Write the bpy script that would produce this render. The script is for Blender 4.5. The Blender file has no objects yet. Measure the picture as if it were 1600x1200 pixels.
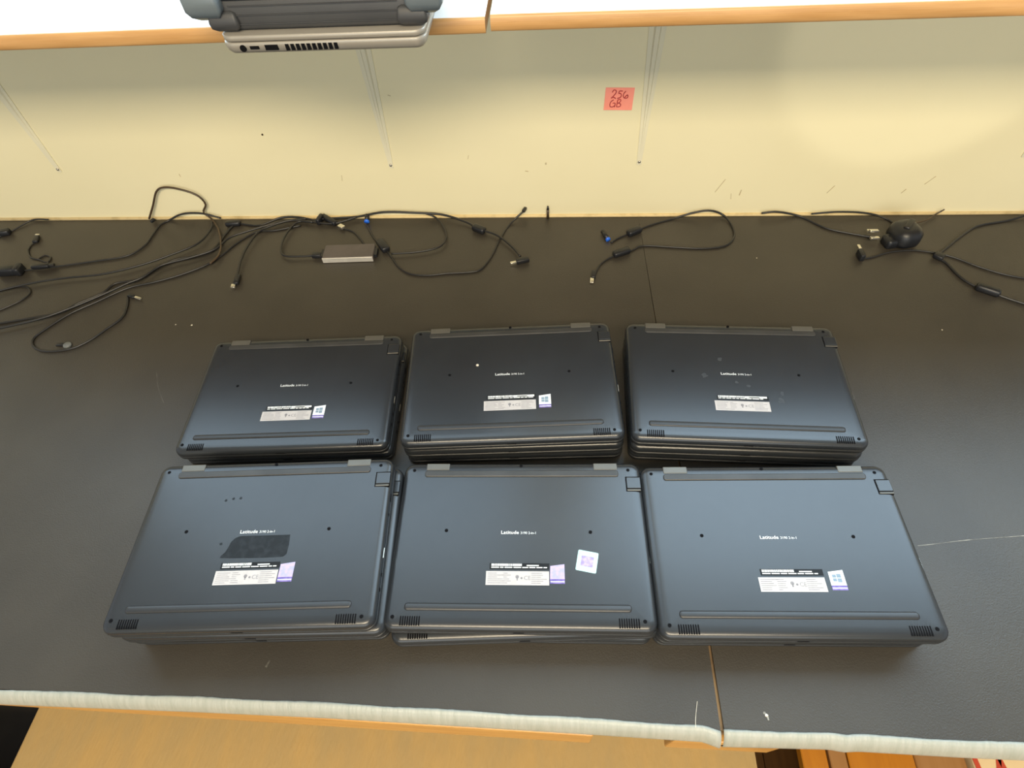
import bpy, bmesh, math, random
from mathutils import Vector, Matrix, Euler
random.seed(7)
S = bpy.context.scene
COL = S.collection

# ------------------------------------------------------------------ camera, sky, lights, exposure
cam_d = bpy.data.cameras.new('camera'); cam = bpy.data.objects.new('camera', cam_d); COL.objects.link(cam)
R_ = Vector((0.99736514, 0.05360848, -0.04887645)); U_ = Vector((-0.0139009, 0.80248152, 0.59651503)); F_ = Vector((-0.07120071, 0.59426387, -0.8011123))
cam.matrix_world = Matrix(((R_.x, U_.x, -F_.x, 0), (R_.y, U_.y, -F_.y, 0), (R_.z, U_.z, -F_.z, 0.72961944), (0, 0, 0, 1)))
cam_d.sensor_width = 36; cam_d.lens = 915.57 / 1600 * 36; cam_d.clip_start = 0.01
S.camera = cam

W = bpy.data.worlds.new('daylight'); S.world = W; W.use_nodes = True
W.node_tree.nodes['Background'].inputs[0].default_value = (0.88, 0.93, 1.0, 1)
W.node_tree.nodes['Background'].inputs[1].default_value = 0.5

def area(name, loc, target, sx, sy, power, col):
    d = bpy.data.lights.new(name, 'AREA'); d.shape = 'RECTANGLE'; d.size = sx; d.size_y = sy; d.energy = power; d.color = col
    o = bpy.data.objects.new(name, d); COL.objects.link(o); o.location = loc
    o.rotation_euler = (Vector(target) - Vector(loc)).to_track_quat('-Z', 'Y').to_euler(); return o
area('ceiling_lamp', (0.1, -1.35, 2.15), (0.1, 0.3, 0), 1.8, 0.6, 84, (1.0, 0.84, 0.60))
area('room_fill', (0.0, -2.9, 1.0), (0, 0.95, 0.3), 3.6, 1.4, 44, (0.92, 0.94, 1.0))  # added fill, brightens the wall under the shelves and the laptop fronts
area('window_daylight', (-0.91, 1.03, 1.41), (-0.91, 0.0, 1.30), 1.62, 1.70, 36, (0.60, 0.82, 1.0))
area('window_daylight', (1.11, 1.03, 1.41), (1.11, 0.0, 1.30), 1.92, 1.70, 74, (0.60, 0.82, 1.0))
sp = bpy.data.lights.new('wall_patch_spot', 'SPOT'); sp.energy = 8; sp.spot_size = math.radians(23); sp.spot_blend = 0.25; sp.shadow_soft_size = 0.02; sp.color = (1.0, 0.93, 0.8)  # added spot for the round light patch on the wall, not a desk lamp
spo = bpy.data.objects.new('wall_patch_spot', sp); COL.objects.link(spo); spo.location = (0.75, -0.2, 0.42)
spo.rotation_euler = (Vector((0.57, 0.9536, 0.33)) - spo.location).to_track_quat('-Z', 'Y').to_euler()

vs = S.view_settings; vs.view_transform = 'Standard'; vs.look = 'None'; vs.gamma = 1; vs.use_curve_mapping = False; vs.exposure = 0.0

# ------------------------------------------------------------------ materials
def mat(name, col, rough=0.5, metal=0.0, spec=0.5, noise=None, bump=None, coat=0, alpha=1, stretch=(1, 1, 1)):
    m = bpy.data.materials.new(name); m.use_nodes = True; nt = m.node_tree; b = nt.nodes['Principled BSDF']
    b.inputs['Base Color'].default_value = (*col, 1); b.inputs['Roughness'].default_value = rough; b.inputs['Metallic'].default_value = metal
    b.inputs['Specular IOR Level'].default_value = spec; b.inputs['Coat Weight'].default_value = coat; b.inputs['Alpha'].default_value = alpha
    if noise or bump:
        tc = nt.nodes.new('ShaderNodeTexCoord'); mp = nt.nodes.new('ShaderNodeMapping'); nt.links.new(tc.outputs['Object'], mp.inputs[0])
        mp.inputs['Scale'].default_value = stretch
    if noise:       # (scale, colour b, lo, hi)
        n = nt.nodes.new('ShaderNodeTexNoise'); n.inputs['Scale'].default_value = noise[0]; n.inputs['Detail'].default_value = 6
        nt.links.new(mp.outputs[0], n.inputs['Vector'])
        r = nt.nodes.new('ShaderNodeMapRange'); r.inputs[1].default_value = noise[2]; r.inputs[2].default_value = noise[3]; nt.links.new(n.outputs[0], r.inputs[0])
        x = nt.nodes.new('ShaderNodeMix'); x.data_type = 'RGBA'; x.inputs[6].default_value = (*col, 1); x.inputs[7].default_value = (*noise[1], 1)
        nt.links.new(r.outputs[0], x.inputs[0]); nt.links.new(x.outputs[2], b.inputs['Base Color'])
    if bump:        # (scale, strength, distance)
        n2 = nt.nodes.new('ShaderNodeTexNoise'); n2.inputs['Scale'].default_value = bump[0]; n2.inputs['Detail'].default_value = 3
        nt.links.new(mp.outputs[0], n2.inputs['Vector'])
        bp = nt.nodes.new('ShaderNodeBump'); bp.inputs['Strength'].default_value = bump[1]; bp.inputs['Distance'].default_value = bump[2]
        nt.links.new(n2.outputs[0], bp.inputs['Height']); nt.links.new(bp.outputs[0], b.inputs['Normal'])
    return m
M = dict(
 wall=mat('cream_paint', (0.80, 0.74, 0.50), 0.55, noise=(3.0, (0.77, 0.71, 0.47), 0.35, 0.7), bump=(60, 0.08, 0.002)),
 ceiling=mat('ceiling_white', (0.42, 0.38, 0.32), 0.8, noise=(5, (0.38, 0.35, 0.30), 0.3, 0.7)),
 caulk=mat('caulk', (0.72, 0.57, 0.30), 0.6, noise=(40, (0.50, 0.38, 0.18), 0.5, 0.75)),
 mark=mat('scuff', (0.52, 0.45, 0.28), 0.8, noise=(90, (0.5, 0.4, 0.22), 0.4, 0.6)),
 mat=mat('mat_vinyl', (0.050, 0.044, 0.035), 0.40, noise=(7, (0.041, 0.036, 0.029), 0.35, 0.65), bump=(650, 0.42, 0.0007)),
 scratch=mat('scratch_pale', (0.30, 0.29, 0.25), 0.6, noise=(90, (0.10, 0.095, 0.08), 0.4, 0.65)),
 matscuff=mat('scuff_dull', (0.11, 0.105, 0.09), 0.6, noise=(90, (0.065, 0.06, 0.05), 0.4, 0.65)),
 tape=mat('tape', (0.36, 0.36, 0.31), 0.45, noise=(25, (0.30, 0.31, 0.26), 0.4, 0.7), bump=(45, 0.4, 0.002), stretch=(6, 1, 1)),
 wood=mat('beech', (0.58, 0.33, 0.13), 0.4, noise=(18, (0.47, 0.25, 0.085), 0.35, 0.7), stretch=(0.6, 8, 8)),
 rail=mat('orange_rail', (0.56, 0.30, 0.08), 0.4, noise=(18, (0.44, 0.21, 0.05), 0.35, 0.7), stretch=(0.6, 8, 8)),
 seamwood=mat('worktop_wood', (0.26, 0.17, 0.08), 0.6, noise=(30, (0.16, 0.1, 0.05), 0.35, 0.7)),
 laminate=mat('white_laminate', (0.88, 0.90, 0.92), 0.35, noise=(4, (0.85, 0.88, 0.9), 0.4, 0.7)),
 bracket=mat('bracket_enamel', (0.74, 0.70, 0.52), 0.45, noise=(20, (0.70, 0.67, 0.51), 0.4, 0.7)),
 steel=mat('screw_steel', (0.55, 0.52, 0.46), 0.3, 0.9, noise=(60, (0.4, 0.38, 0.33), 0.4, 0.6)),
 base=mat('laptop_plastic', (0.022, 0.025, 0.029), 0.27, spec=0.6, noise=(12, (0.019, 0.0215, 0.025), 0.4, 0.7), bump=(2500, 0.12, 0.0002), coat=0.0),
 lid=mat('laptop_lid', (0.022, 0.024, 0.026), 0.33, noise=(15, (0.018, 0.02, 0.022), 0.4, 0.7)),
 rubber=mat('laptop_rubber', (0.034, 0.033, 0.031), 0.45, noise=(30, (0.045, 0.044, 0.042), 0.4, 0.7)),
 foot=mat('foot_rubber', (0.026, 0.027, 0.029), 0.38, noise=(30, (0.022, 0.023, 0.025), 0.4, 0.7)),
 hinge=mat('hinge_metal', (0.125, 0.118, 0.10), 0.4, 0.3, noise=(30, (0.11, 0.103, 0.088), 0.4, 0.7)),
 black=mat('slot_black', (0.003, 0.003, 0.004), 0.7, spec=0.1, noise=(30, (0.006, 0.006, 0.007), 0.4, 0.7)),
 dark=mat('tag_black', (0.008, 0.009, 0.010), 0.5, spec=0.2, noise=(30, (0.013, 0.014, 0.016), 0.4, 0.7)),
 print=mat('print_white', (0.80, 0.82, 0.82), 0.5, noise=(300, (0.7, 0.72, 0.73), 0.4, 0.7)),
 label=mat('label_silver', (0.52, 0.49, 0.48), 0.45, noise=(200, (0.48, 0.455, 0.45), 0.4, 0.7)),
 ink=mat('label_ink', (0.20, 0.19, 0.20), 0.5, noise=(300, (0.27, 0.26, 0.27), 0.4, 0.6)),
 lilacsheen=mat('sticker_lilac_sheen', (0.36, 0.36, 0.62), 0.3, noise=(220, (0.50, 0.40, 0.62), 0.4, 0.6)),  # white sticker with its lilac sheen painted into the colour
 sticker=mat('sticker_white', (0.80, 0.83, 0.86), 0.35, noise=(200, (0.74, 0.78, 0.83), 0.4, 0.7)),
 purple=mat('sticker_purple', (0.12, 0.09, 0.34), 0.45, noise=(200, (0.23, 0.17, 0.46), 0.4, 0.6)),
 pane=mat('logo_pane', (0.22, 0.30, 0.38), 0.5, noise=(200, (0.19, 0.27, 0.35), 0.4, 0.6)),
 holo=mat('hologram', (0.46, 0.80, 0.78), 0.4, noise=(60, (0.50, 0.78, 0.82), 0.4, 0.6)),
 holoin=mat('hologram_print', (0.50, 0.42, 0.50), 0.35, noise=(160, (0.30, 0.24, 0.55), 0.42, 0.6)),
 residue=mat('residue', (0.007, 0.009, 0.011), 0.5, spec=0.3, noise=(110, (0.018, 0.022, 0.027), 0.45, 0.72)),
 smudge=mat('dust_smudge', (0.036, 0.039, 0.042), 0.42, noise=(200, (0.028, 0.031, 0.035), 0.4, 0.6)),
 cable=mat('cable_pvc', (0.018, 0.018, 0.018), 0.38, noise=(30, (0.024, 0.023, 0.022), 0.4, 0.7)),
 brown=mat('cable_brown', (0.055, 0.035, 0.018), 0.4, noise=(30, (0.07, 0.045, 0.025), 0.4, 0.7)),
 plug=mat('plug_black', (0.010, 0.011, 0.014), 0.4, noise=(60, (0.014, 0.015, 0.018), 0.4, 0.7)),
 nickel=mat('nickel', (0.75, 0.72, 0.62), 0.25, 0.9, noise=(100, (0.65, 0.62, 0.55), 0.4, 0.7)),
 blue=mat('blue_ring', (0.02, 0.13, 0.75), 0.3, noise=(100, (0.03, 0.18, 0.8), 0.4, 0.6)),
 hub=mat('hub_alu', (0.11, 0.095, 0.092), 0.5, 0.1, noise=(40, (0.095, 0.083, 0.08), 0.4, 0.6)),
 hubedge=mat('hub_edge', (0.70, 0.68, 0.62), 0.3, 0.4, noise=(60, (0.62, 0.6, 0.55), 0.4, 0.6)),
 puck=mat('puck_grey', (0.16, 0.17, 0.17), 0.5, noise=(60, (0.12, 0.13, 0.13), 0.4, 0.6)),
 fleck=mat('crumb', (0.75, 0.70, 0.58), 0.6, noise=(60, (0.6, 0.55, 0.45), 0.4, 0.6)),
 note=mat('note_pink', (1.0, 0.34, 0.26), 0.7, noise=(25, (0.93, 0.31, 0.22), 0.4, 0.7)),
 noteink=mat('note_ink', (0.36, 0.03, 0.035), 0.6, noise=(200, (0.5, 0.05, 0.05), 0.4, 0.6)),
 silver=mat('laptop_silver', (0.36, 0.335, 0.29), 0.38, 0.35, noise=(30, (0.335, 0.31, 0.27), 0.4, 0.7)),
 case=mat('rugged_rubber', (0.050, 0.052, 0.055), 0.5, noise=(20, (0.04, 0.042, 0.046), 0.4, 0.7), bump=(500, 0.15, 0.0004)),
 caselight=mat('rugged_bumper', (0.13, 0.16, 0.18), 0.3, noise=(20, (0.10, 0.125, 0.145), 0.4, 0.7)),
 card=mat('brown_card', (0.42, 0.29, 0.12), 0.7, noise=(9, (0.48, 0.31, 0.11), 0.35, 0.65), bump=(60, 0.25, 0.004), stretch=(3, 0.8, 1)),
 darkwood=mat('floor_wood', (0.20, 0.095, 0.025), 0.45, noise=(14, (0.15, 0.07, 0.02), 0.35, 0.7), stretch=(6, 0.7, 1)),
 orange=mat('orange_plank', (0.50, 0.19, 0.012), 0.4, noise=(14, (0.42, 0.15, 0.01), 0.35, 0.7), stretch=(5, 0.5, 1)),
 tanplank=mat('tan_plank', (0.36, 0.18, 0.06), 0.45, noise=(14, (0.30, 0.14, 0.04), 0.35, 0.7), stretch=(5, 0.5, 1)),
 cream=mat('cream_carton', (0.80, 0.62, 0.36), 0.6, noise=(10, (0.75, 0.57, 0.32), 0.4, 0.7)),
 red=mat('red_print', (0.55, 0.07, 0.03), 0.5, noise=(60, (0.5, 0.06, 0.03), 0.4, 0.6)),
 shadowbin=mat('dark_tub', (0.035, 0.030, 0.022), 0.5, noise=(15, (0.045, 0.038, 0.028), 0.4, 0.6)),
)

# ------------------------------------------------------------------ helpers
def obj(name, bm, m, parent=None, smooth=False, loc=None):
    me = bpy.data.meshes.new(name); bmesh.ops.recalc_face_normals(bm, faces=bm.faces); bm.to_mesh(me); bm.free()
    me.materials.append(m)
    if smooth:
        for p in me.polygons: p.use_smooth = True
    o = bpy.data.objects.new(name, me); COL.objects.link(o)
    if parent: o.parent = parent
    if loc: o.location = loc
    return o
def tag(o, label, cat, group=None):
    o['label'] = label; o['category'] = cat
    if group: o['group'] = group
    return o
def thing(name, label, cat, loc=(0, 0, 0), rz=0, group=None):
    o = bpy.data.objects.new(name, None); COL.objects.link(o); o.empty_display_size = 0.02
    o.location = loc; o.rotation_euler = (0, 0, rz); return tag(o, label, cat, group)
def struct(o): o['kind'] = 'structure'; return o
def B(): return bmesh.new()
def box(bm, x0, x1, y0, y1, z0, z1, rot=None, at=None):
    r = bmesh.ops.create_cube(bm, size=1)
    for v in r['verts']:
        v.co = Vector(((x0 + x1) / 2 + v.co.x * (x1 - x0), (y0 + y1) / 2 + v.co.y * (y1 - y0), (z0 + z1) / 2 + v.co.z * (z1 - z0)))
    if rot is not None or at is not None:
        mtx = (Matrix.Translation(at) if at is not None else Matrix()) @ (rot.to_matrix().to_4x4() if rot is not None else Matrix())
        bmesh.ops.transform(bm, matrix=mtx, verts=r['verts'])
    return r['verts']
def bevel(bm, off, seg=2):
    bmesh.ops.bevel(bm, geom=list(bm.edges), offset=off, segments=seg, affect='EDGES', profile=0.5)
def rring(w, d, r, n=6):
    """rounded rectangle points (half sizes w, d)"""
    r = max(r, 1e-5); pts = []
    for cx, cy, a0 in ((w - r, d - r, 0), (-w + r, d - r, 90), (-w + r, -d + r, 180), (w - r, -d + r, 270)):
        for k in range(n + 1):
            a = math.radians(a0 + 90 * k / n); pts.append((cx + r * math.cos(a), cy + r * math.sin(a)))
    return pts
def loft(bm, w, d, r, rings, n=6, cx=0, cy=0):
    """rings: (inset, z), closed at both ends"""
    prev = None
    for k, (i, z) in enumerate(rings):
        vs_ = [bm.verts.new((x + cx, y + cy, z)) for x, y in rring(w - i, d - i, max(r - i, 0.0004), n)]
        if prev is None: bm.faces.new(vs_[::-1])
        else:
            for a in range(len(vs_)):
                b = (a + 1) % len(vs_); bm.faces.new((prev[a], prev[b], vs_[b], vs_[a]))
        prev = vs_
    bm.faces.new(prev)
def cyl(bm, r, p0, p1, seg=14, r2=None):
    p0 = Vector(p0); p1 = Vector(p1); d = p1 - p0; q = d.to_track_quat('Z', 'Y').to_matrix().to_4x4()
    res = bmesh.ops.create_cone(bm, cap_ends=True, segments=seg, radius1=r, radius2=r if r2 is None else r2, depth=d.length)
    bmesh.ops.transform(bm, matrix=Matrix.Translation((p0 + p1) / 2) @ q, verts=res['verts'])
def poly(bm, pts, z0, z1):
    a = [bm.verts.new((x, y, z0)) for x, y in pts]; b = [bm.verts.new((x, y, z1)) for x, y in pts]
    bm.faces.new(a[::-1]); bm.faces.new(b)
    for k in range(len(pts)):
        j = (k + 1) % len(pts); bm.faces.new((a[k], a[j], b[j], b[k]))
def smoothpath(p, sub=6):
    p = [Vector(q) for q in p]; out = []
    for i in range(len(p) - 1):
        a = p[max(i - 1, 0)]; b = p[i]; c = p[i + 1]; d = p[min(i + 2, len(p) - 1)]
        for k in range(sub):
            t = k / sub
            out.append(0.5 * ((2 * b) + (c - a) * t + (2 * a - 5 * b + 4 * c - d) * t * t + (-a + 3 * b - 3 * c + d) * t ** 3))
    out.append(p[-1]); return out
def tube(bm, path, r, seg=8):
    prev = None; up = Vector((0, 0, 1))
    for i, p in enumerate(path):
        t = (path[min(i + 1, len(path) - 1)] - path[max(i - 1, 0)]).normalized()
        s = t.cross(up)
        if s.length < 0.15: s = t.cross(Vector((0, 1, 0)))
        s.normalize(); n = s.cross(t).normalized()
        ring = [bm.verts.new(p + (s * math.cos(a) + n * math.sin(a)) * r) for a in [2 * math.pi * k / seg for k in range(seg)]]
        if prev:
            for k in range(seg): bm.faces.new((prev[k], prev[(k + 1) % seg], ring[(k + 1) % seg], ring[k]))
        else: bm.faces.new(ring[::-1])
        prev = ring
    bm.faces.new(prev)
def text_bm(bm, s, width, height, x, y, z, bold=0.0, ext=0.0001):
    c = bpy.data.curves.new('t', 'FONT'); c.body = s; c.size = 1; c.extrude = 0.0; c.offset = bold; c.resolution_u = 2
    o = bpy.data.objects.new('t', c); COL.objects.link(o)
    dg = bpy.context.evaluated_depsgraph_get(); me = bpy.data.meshes.new_from_object(o.evaluated_get(dg))
    bpy.data.objects.remove(o)
    xs = [v.co.x for v in me.vertices]; ys = [v.co.y for v in me.vertices]
    x0, x1, y0, y1 = min(xs), max(xs), min(ys), max(ys)
    for v in me.vertices: v.co = Vector((x + (v.co.x - x0) / (x1 - x0) * width, y + (v.co.y - y0) / (y1 - y0) * height, z))
    bm.from_mesh(me); bpy.data.meshes.remove(me)

# ------------------------------------------------------------------ the setting
YW = 0.9536
bm = B(); box(bm, -3, 3, YW, YW + 0.1, -0.85, 0.50); box(bm, -3, -1.74, YW, YW + 0.1, 0.50, 2.35); box(bm, 2.09, 3, YW, YW + 0.1, 0.50, 2.35); box(bm, -1.74, 2.09, YW, YW + 0.1, 2.30, 2.35); box(bm, -0.08, 0.13, YW, YW + 0.1, 0.50, 2.30)
struct(obj('wall_back', bm, M['wall']))
bm = B(); box(bm, -3, 3, -3.2, YW + 0.1, 2.35, 2.4); struct(obj('ceiling', bm, M['ceiling']))
bm = B(); box(bm, -3, 3, -3.3, -3.2, -0.85, 2.35); struct(obj('wall_front', bm, M['wall']))
for wn, (wa, wb) in (('window_1', (-1.74, -0.08)), ('window_2', (0.13, 2.09))):
    WN = struct(bpy.data.objects.new(wn, None)); COL.objects.link(WN); WN.location = ((wa + wb) / 2, YW, 0.50); hw = (wb - wa) / 2
    for x0, x1, z0, z1 in ((-hw, hw, 0, 0.03), (-hw, hw, 1.77, 1.80), (-hw, -hw + 0.03, 0.03, 1.77), (hw - 0.03, hw, 0.03, 1.77), (-0.012, 0.012, 0.03, 1.77)):
        bm = B(); box(bm, x0, x1, 0.015, 0.055, z0, z1); bevel(bm, 0.003, 1); obj('window_frame', bm, M['laminate'], WN)
FL = struct(bpy.data.objects.new('floor', None)); COL.objects.link(FL); FL.location = (0, 0, -0.75)
bm = B(); box(bm, -3, 3, -3.2, YW, -0.05, -0.012); obj('subfloor', bm, M['darkwood'], FL)
for k in range(40):
    x = -3 + k * 0.15
    bm = B(); box(bm, x + 0.001, x + 0.149, -3.2, YW, -0.012, 0.0); obj('floorboard', bm, M['darkwood'], FL)
bm = B(); cyl(bm, 0.0035, (-1.3, YW - 0.001, 0.0015), (1.3, YW - 0.001, 0.0015), 10); struct(obj('trim_1', bm, M['caulk'], smooth=True))
# scuffs and an old nail on the wall (flat marks)
for x, z, w, h, a in ((0.30, 0.065, 0.0012, 0.03, 25), (0.34, 0.05, 0.002, 0.012, 5), (0.325, 0.042, 0.001, 0.012, -12), (0.50, 0.055, 0.0012, 0.018, 28), (0.665, 0.072, 0.0012, 0.02, 35), (0.63, 0.05, 0.0016, 0.010, 30), (-0.405, 0.09, 0.001, 0.012, 10),
                      (-0.02, 0.115, 0.003, 0.004, 0), (-0.055, 0.10, 0.006, 0.0015, 10), (-0.16, 0.13, 0.001, 0.008, 15), (-0.28, 0.245, 0.005, 0.0012, 20), (-0.72, 0.10, 0.001, 0.006, 0)):
    bm = B(); box(bm, -w / 2, w / 2, -0.0002, 0.0002, -h / 2, h / 2, Euler((0, math.radians(a), 0)), Vector((x, YW - 0.0002, z)))
    o = obj('scuff_mark', bm, M['mark'], bpy.data.objects['wall_back'])
t = thing('wall_nail', 'small rusty nail head in the cream wall left of the second shelf bracket', 'nail', (-0.5241, YW, 0.1802))
bm = B(); cyl(bm, 0.0016, (0, 0.004, 0), (0, -0.0015, 0), 10); obj('nail_head', bm, M['brown'], t)

# worktop with two mats taped over the front edge
t = thing('work_bench', 'wooden bench top under the black mats with orange timber edge rails', 'workbench', (0, 0.5, -0.03))
bm = B(); box(bm, -1.6, 1.6, 0.087 - 0.5, YW - 0.5, -0.01, 0.0255); obj('bench_top', bm, M['seamwood'], t)
bm = B(); box(bm, -0.80, 0.05, -0.010, 0.010, -0.035, 0.035); bevel(bm, 0.002, 2)
o = obj('edge_rail', bm, M['rail'], t, loc=(0, 0.0884 - 0.5, -0.042)); o.rotation_euler = (0, 0, -0.0062)
bm = B(); box(bm, 0.139, 0.26, -0.010, 0.010, -0.035, 0.035); bevel(bm, 0.002, 2); obj('edge_rail', bm, M['rail'], t, loc=(0, 0.0885 - 0.5, -0.042))
for x in (-1.57, 1.57):
    for y in (-0.36, 0.40):
        bm = B(); box(bm, x - 0.03, x + 0.03, y - 0.03, y + 0.03, -0.72, -0.01); obj('leg', bm, M['wood'], t)

def mat_top(name, label, outline, tape_pts, z1=0.0, cuts=()):
    t = thing(name, label, 'bench mat', (outline[0][0], outline[0][1], -0.004))
    ox, oy = outline[0]
    bm = B(); poly(bm, [(x - ox, y - oy) for x, y in outline], 0.0, 0.004 + z1); obj('mat_sheet', bm, M['mat'], t)
    # tape folded over the edge, wavy
    bm = B(); prev = None; n = int((tape_pts[-1][0] - tape_pts[0][0]) / 0.006)
    prof = ((0.0012, 0.0045), (-0.001, 0.0048), (-0.0045, 0.0032), (-0.0085, -0.0012), (-0.0118, -0.0070), (-0.0125, -0.0115), (-0.0105, -0.016))
    for k in range(n + 1):
        x = tape_pts[0][0] + (tape_pts[-1][0] - tape_pts[0][0]) * k / n
        for i in range(len(tape_pts) - 1):
            a, b = tape_pts[i], tape_pts[i + 1]
            if a[0] <= x <= b[0] + 1e-9: y = a[1] + (b[1] - a[1]) * (x - a[0]) / (b[0] - a[0]); break
        w = 0.0005 * math.sin(x * 43) + random.uniform(-0.00025, 0.00025)
        ring = [bm.verts.new((x - ox, y + dy * (1 + w * 40) + (w * 0.5 if dy < 0 else w) - oy, dz + z1 + random.uniform(-0.0002, 0.0002))) for dy, dz in prof]
        if prev:
            for j in range(len(prof) - 1): bm.faces.new((prev[j], prev[j + 1], ring[j + 1], ring[j]))
        prev = ring
    o = obj('edge_tape', bm, M['tape'], t, smooth=True)
    md = o.modifiers.new('thick', 'SOLIDIFY'); md.thickness = 0.0004; md.offset = 1
    return t
mat_top('bench_mat', 'large black textured mat covering the left and middle of the bench',
        [(-1.5, 0.0875), (0.150, 0.0895), (0.1820, 0.0860), (0.1812, 0.17), (0.1590, YW), (-1.5, YW)],
        [(-1.3, 0.0850), (-0.64, 0.0870), (-0.56, 0.0880), (-0.40, 0.0903), (-0.25, 0.0915), (-0.11, 0.0909), (0.03, 0.0901), (0.165, 0.0888), (0.182, 0.0838)])
mat_top('bench_mat', 'black textured mat covering the right end of the bench beyond the narrow seam',
        [(0.1860, 0.0865), (1.5, 0.0875), (1.5, YW - 0.005), (0.1593, YW - 0.005), (0.1845, 0.17)],
        [(0.1850, 0.0858), (0.2968, 0.0888), (0.3106, 0.0870), (0.3259, 0.0885), (0.4246, 0.0883), (0.4875, 0.0889), (1.3, 0.092)])
LM, RM = [o for o in bpy.data.objects if o.name.startswith('bench_mat')][:2]
def matmark(mt, pts, w, m='scratch', name='scratch'):
    bm = B(); P = smoothpath([(x, y, 0.0) for x, y in pts], 4)
    for p, q in zip(P[:-1], P[1:]):
        if name == 'scratch' and random.random() < 0.12: continue
        n = Vector((-(q - p).y, (q - p).x, 0)).normalized() * w * random.uniform(0.5, 1.0)
        poly(bm, [tuple((v - mt.location)[:2]) for v in (p - n, q - n, q + n, p + n)], 0.0041, 0.00418)
    obj(name, bm, M[m], mt)
matmark(RM, [(0.440, 0.297), (0.475, 0.302), (0.52, 0.309), (0.60, 0.318)], 0.0005)
matmark(RM, [(0.2300, 0.1060), (0.2330, 0.1030), (0.2340, 0.0985)], 0.0014, 'scratch', 'scuff_mark')
matmark(LM, [(-0.330, 0.1255), (-0.3275, 0.1330)], 0.0013, 'matscuff', 'scuff_mark')
matmark(LM, [(-0.652, 0.560), (-0.634, 0.525), (-0.612, 0.495)], 0.0005, 'matscuff')
# crumbs and a hair on the mats
for x, y, r, lab in ((-0.6304, 0.6587, 0.0016, 'tiny pale crumb on the mat above the back left stack'), (0.2325, 0.1030, 0.0016, 'small pale crumb on the mat right of the seam near the front edge'),
                     (0.36, 0.83, 0.0012, 'pale speck on the mat below the right cable loop'), (0.615, 0.66, 0.0012, 'pale speck on the mat below the black mains plug'),
                     (-0.66, 0.66, 0.0010, 'smaller pale crumb left of the crumb above the back left stack')):
    bm = B(); bmesh.ops.create_icosphere(bm, subdivisions=1, radius=r)
    for v in bm.verts: v.co = Vector((v.co.x * random.uniform(0.7, 1.5), v.co.y * random.uniform(0.7, 1.3), v.co.z * 0.5))
    tag(obj('crumb', bm, M['fleck'], loc=(x, y, r * 0.4)), lab, 'crumb')
bm = B(); tube(bm, smoothpath([(0, 0, 0), (0.001, 0.009, 0.0002), (0.005, 0.0257, 0)], 4), 0.0003, 5)
tag(obj('pale_hair', bm, M['fleck'], loc=(0.156, 0.0874, 0.0005)), 'pale hair lying on the mat just left of the seam', 'hair')

# things below the bench front
t = thing('cardboard_box', 'large brown cardboard box standing under the front of the bench', 'box', (-0.28, 0.0, -0.75))
bm = B(); box(bm, -0.583, 0.598, -0.35, 0.36, 0, 0.398); bevel(bm, 0.004, 2); obj('box_body', bm, M['card'], t)
for s in (-1, 1):
    bm = B(); box(bm, -0.572, 0.596, 0.003 if s > 0 else -0.348, 0.358 if s > 0 else 0.001, 0.3985, 0.4015)
    obj('flap', bm, M['card'], t)
t = thing('dark_tub', 'dark plastic tub on the floor left of the cardboard box', 'tub', (-1.22, 0.05, -0.75))
bm = B(); loft(bm, 0.30, 0.25, 0.04, [(0.03, 0), (0.0, 0.30), (-0.012, 0.30), (-0.012, 0.315), (0.004, 0.315), (0.02, 0.05)]); obj('tub_body', bm, M['shadowbin'], t)
bm = B(); box(bm, -0.3, 0.318, -0.262, -0.036, 0.3155, 0.33); bevel(bm, 0.003, 1); obj('tub_rim_board', bm, M['wood'], t)
t = thing('wooden_crate', 'orange and brown slatted wooden crate under the bench right of the cardboard box', 'crate', (0.50, 0.0, -0.75))
for x0, x1, m, dz in ((-0.112, -0.074, 'orange', 0), (-0.071, -0.046, 'tanplank', 0.002), (-0.043, 0.055, 'orange', 0), (0.058, 0.132, 'tanplank', -0.004)):
    bm = B(); box(bm, x0, x1, -0.30, 0.30, 0.375 + dz, 0.395 + dz); bevel(bm, 0.0015, 1); obj('slat', bm, M[m], t)
for y in (-0.27, 0.27):
    bm = B(); box(bm, -0.11, 0.125, y - 0.02, y + 0.02, 0, 0.370); obj('end_panel', bm, M['darkwood'], t)
t = thing('cream_carton', 'cream carton with red printed lines under the right end of the bench', 'carton', (0.85, 0.0, -0.75))
bm = B(); box(bm, -0.212, 0.25, -0.3, 0.3, 0, 0.40); bevel(bm, 0.003, 1); obj('carton_body', bm, M['cream'], t)
for x, a in ((-0.205, 0.10), (-0.196, -0.32), (-0.165, 0.20)):
    bm = B(); box(bm, -0.0035, 0.0035, -0.16, 0.16, 0, 0.0006, Euler((0, 0, a)), Vector((x + (0.008 if x > -0.2 and x < -0.17 else 0) , 0.1 - 0.03, 0.4001))); obj('red_line', bm, M['red'], t)

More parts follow.
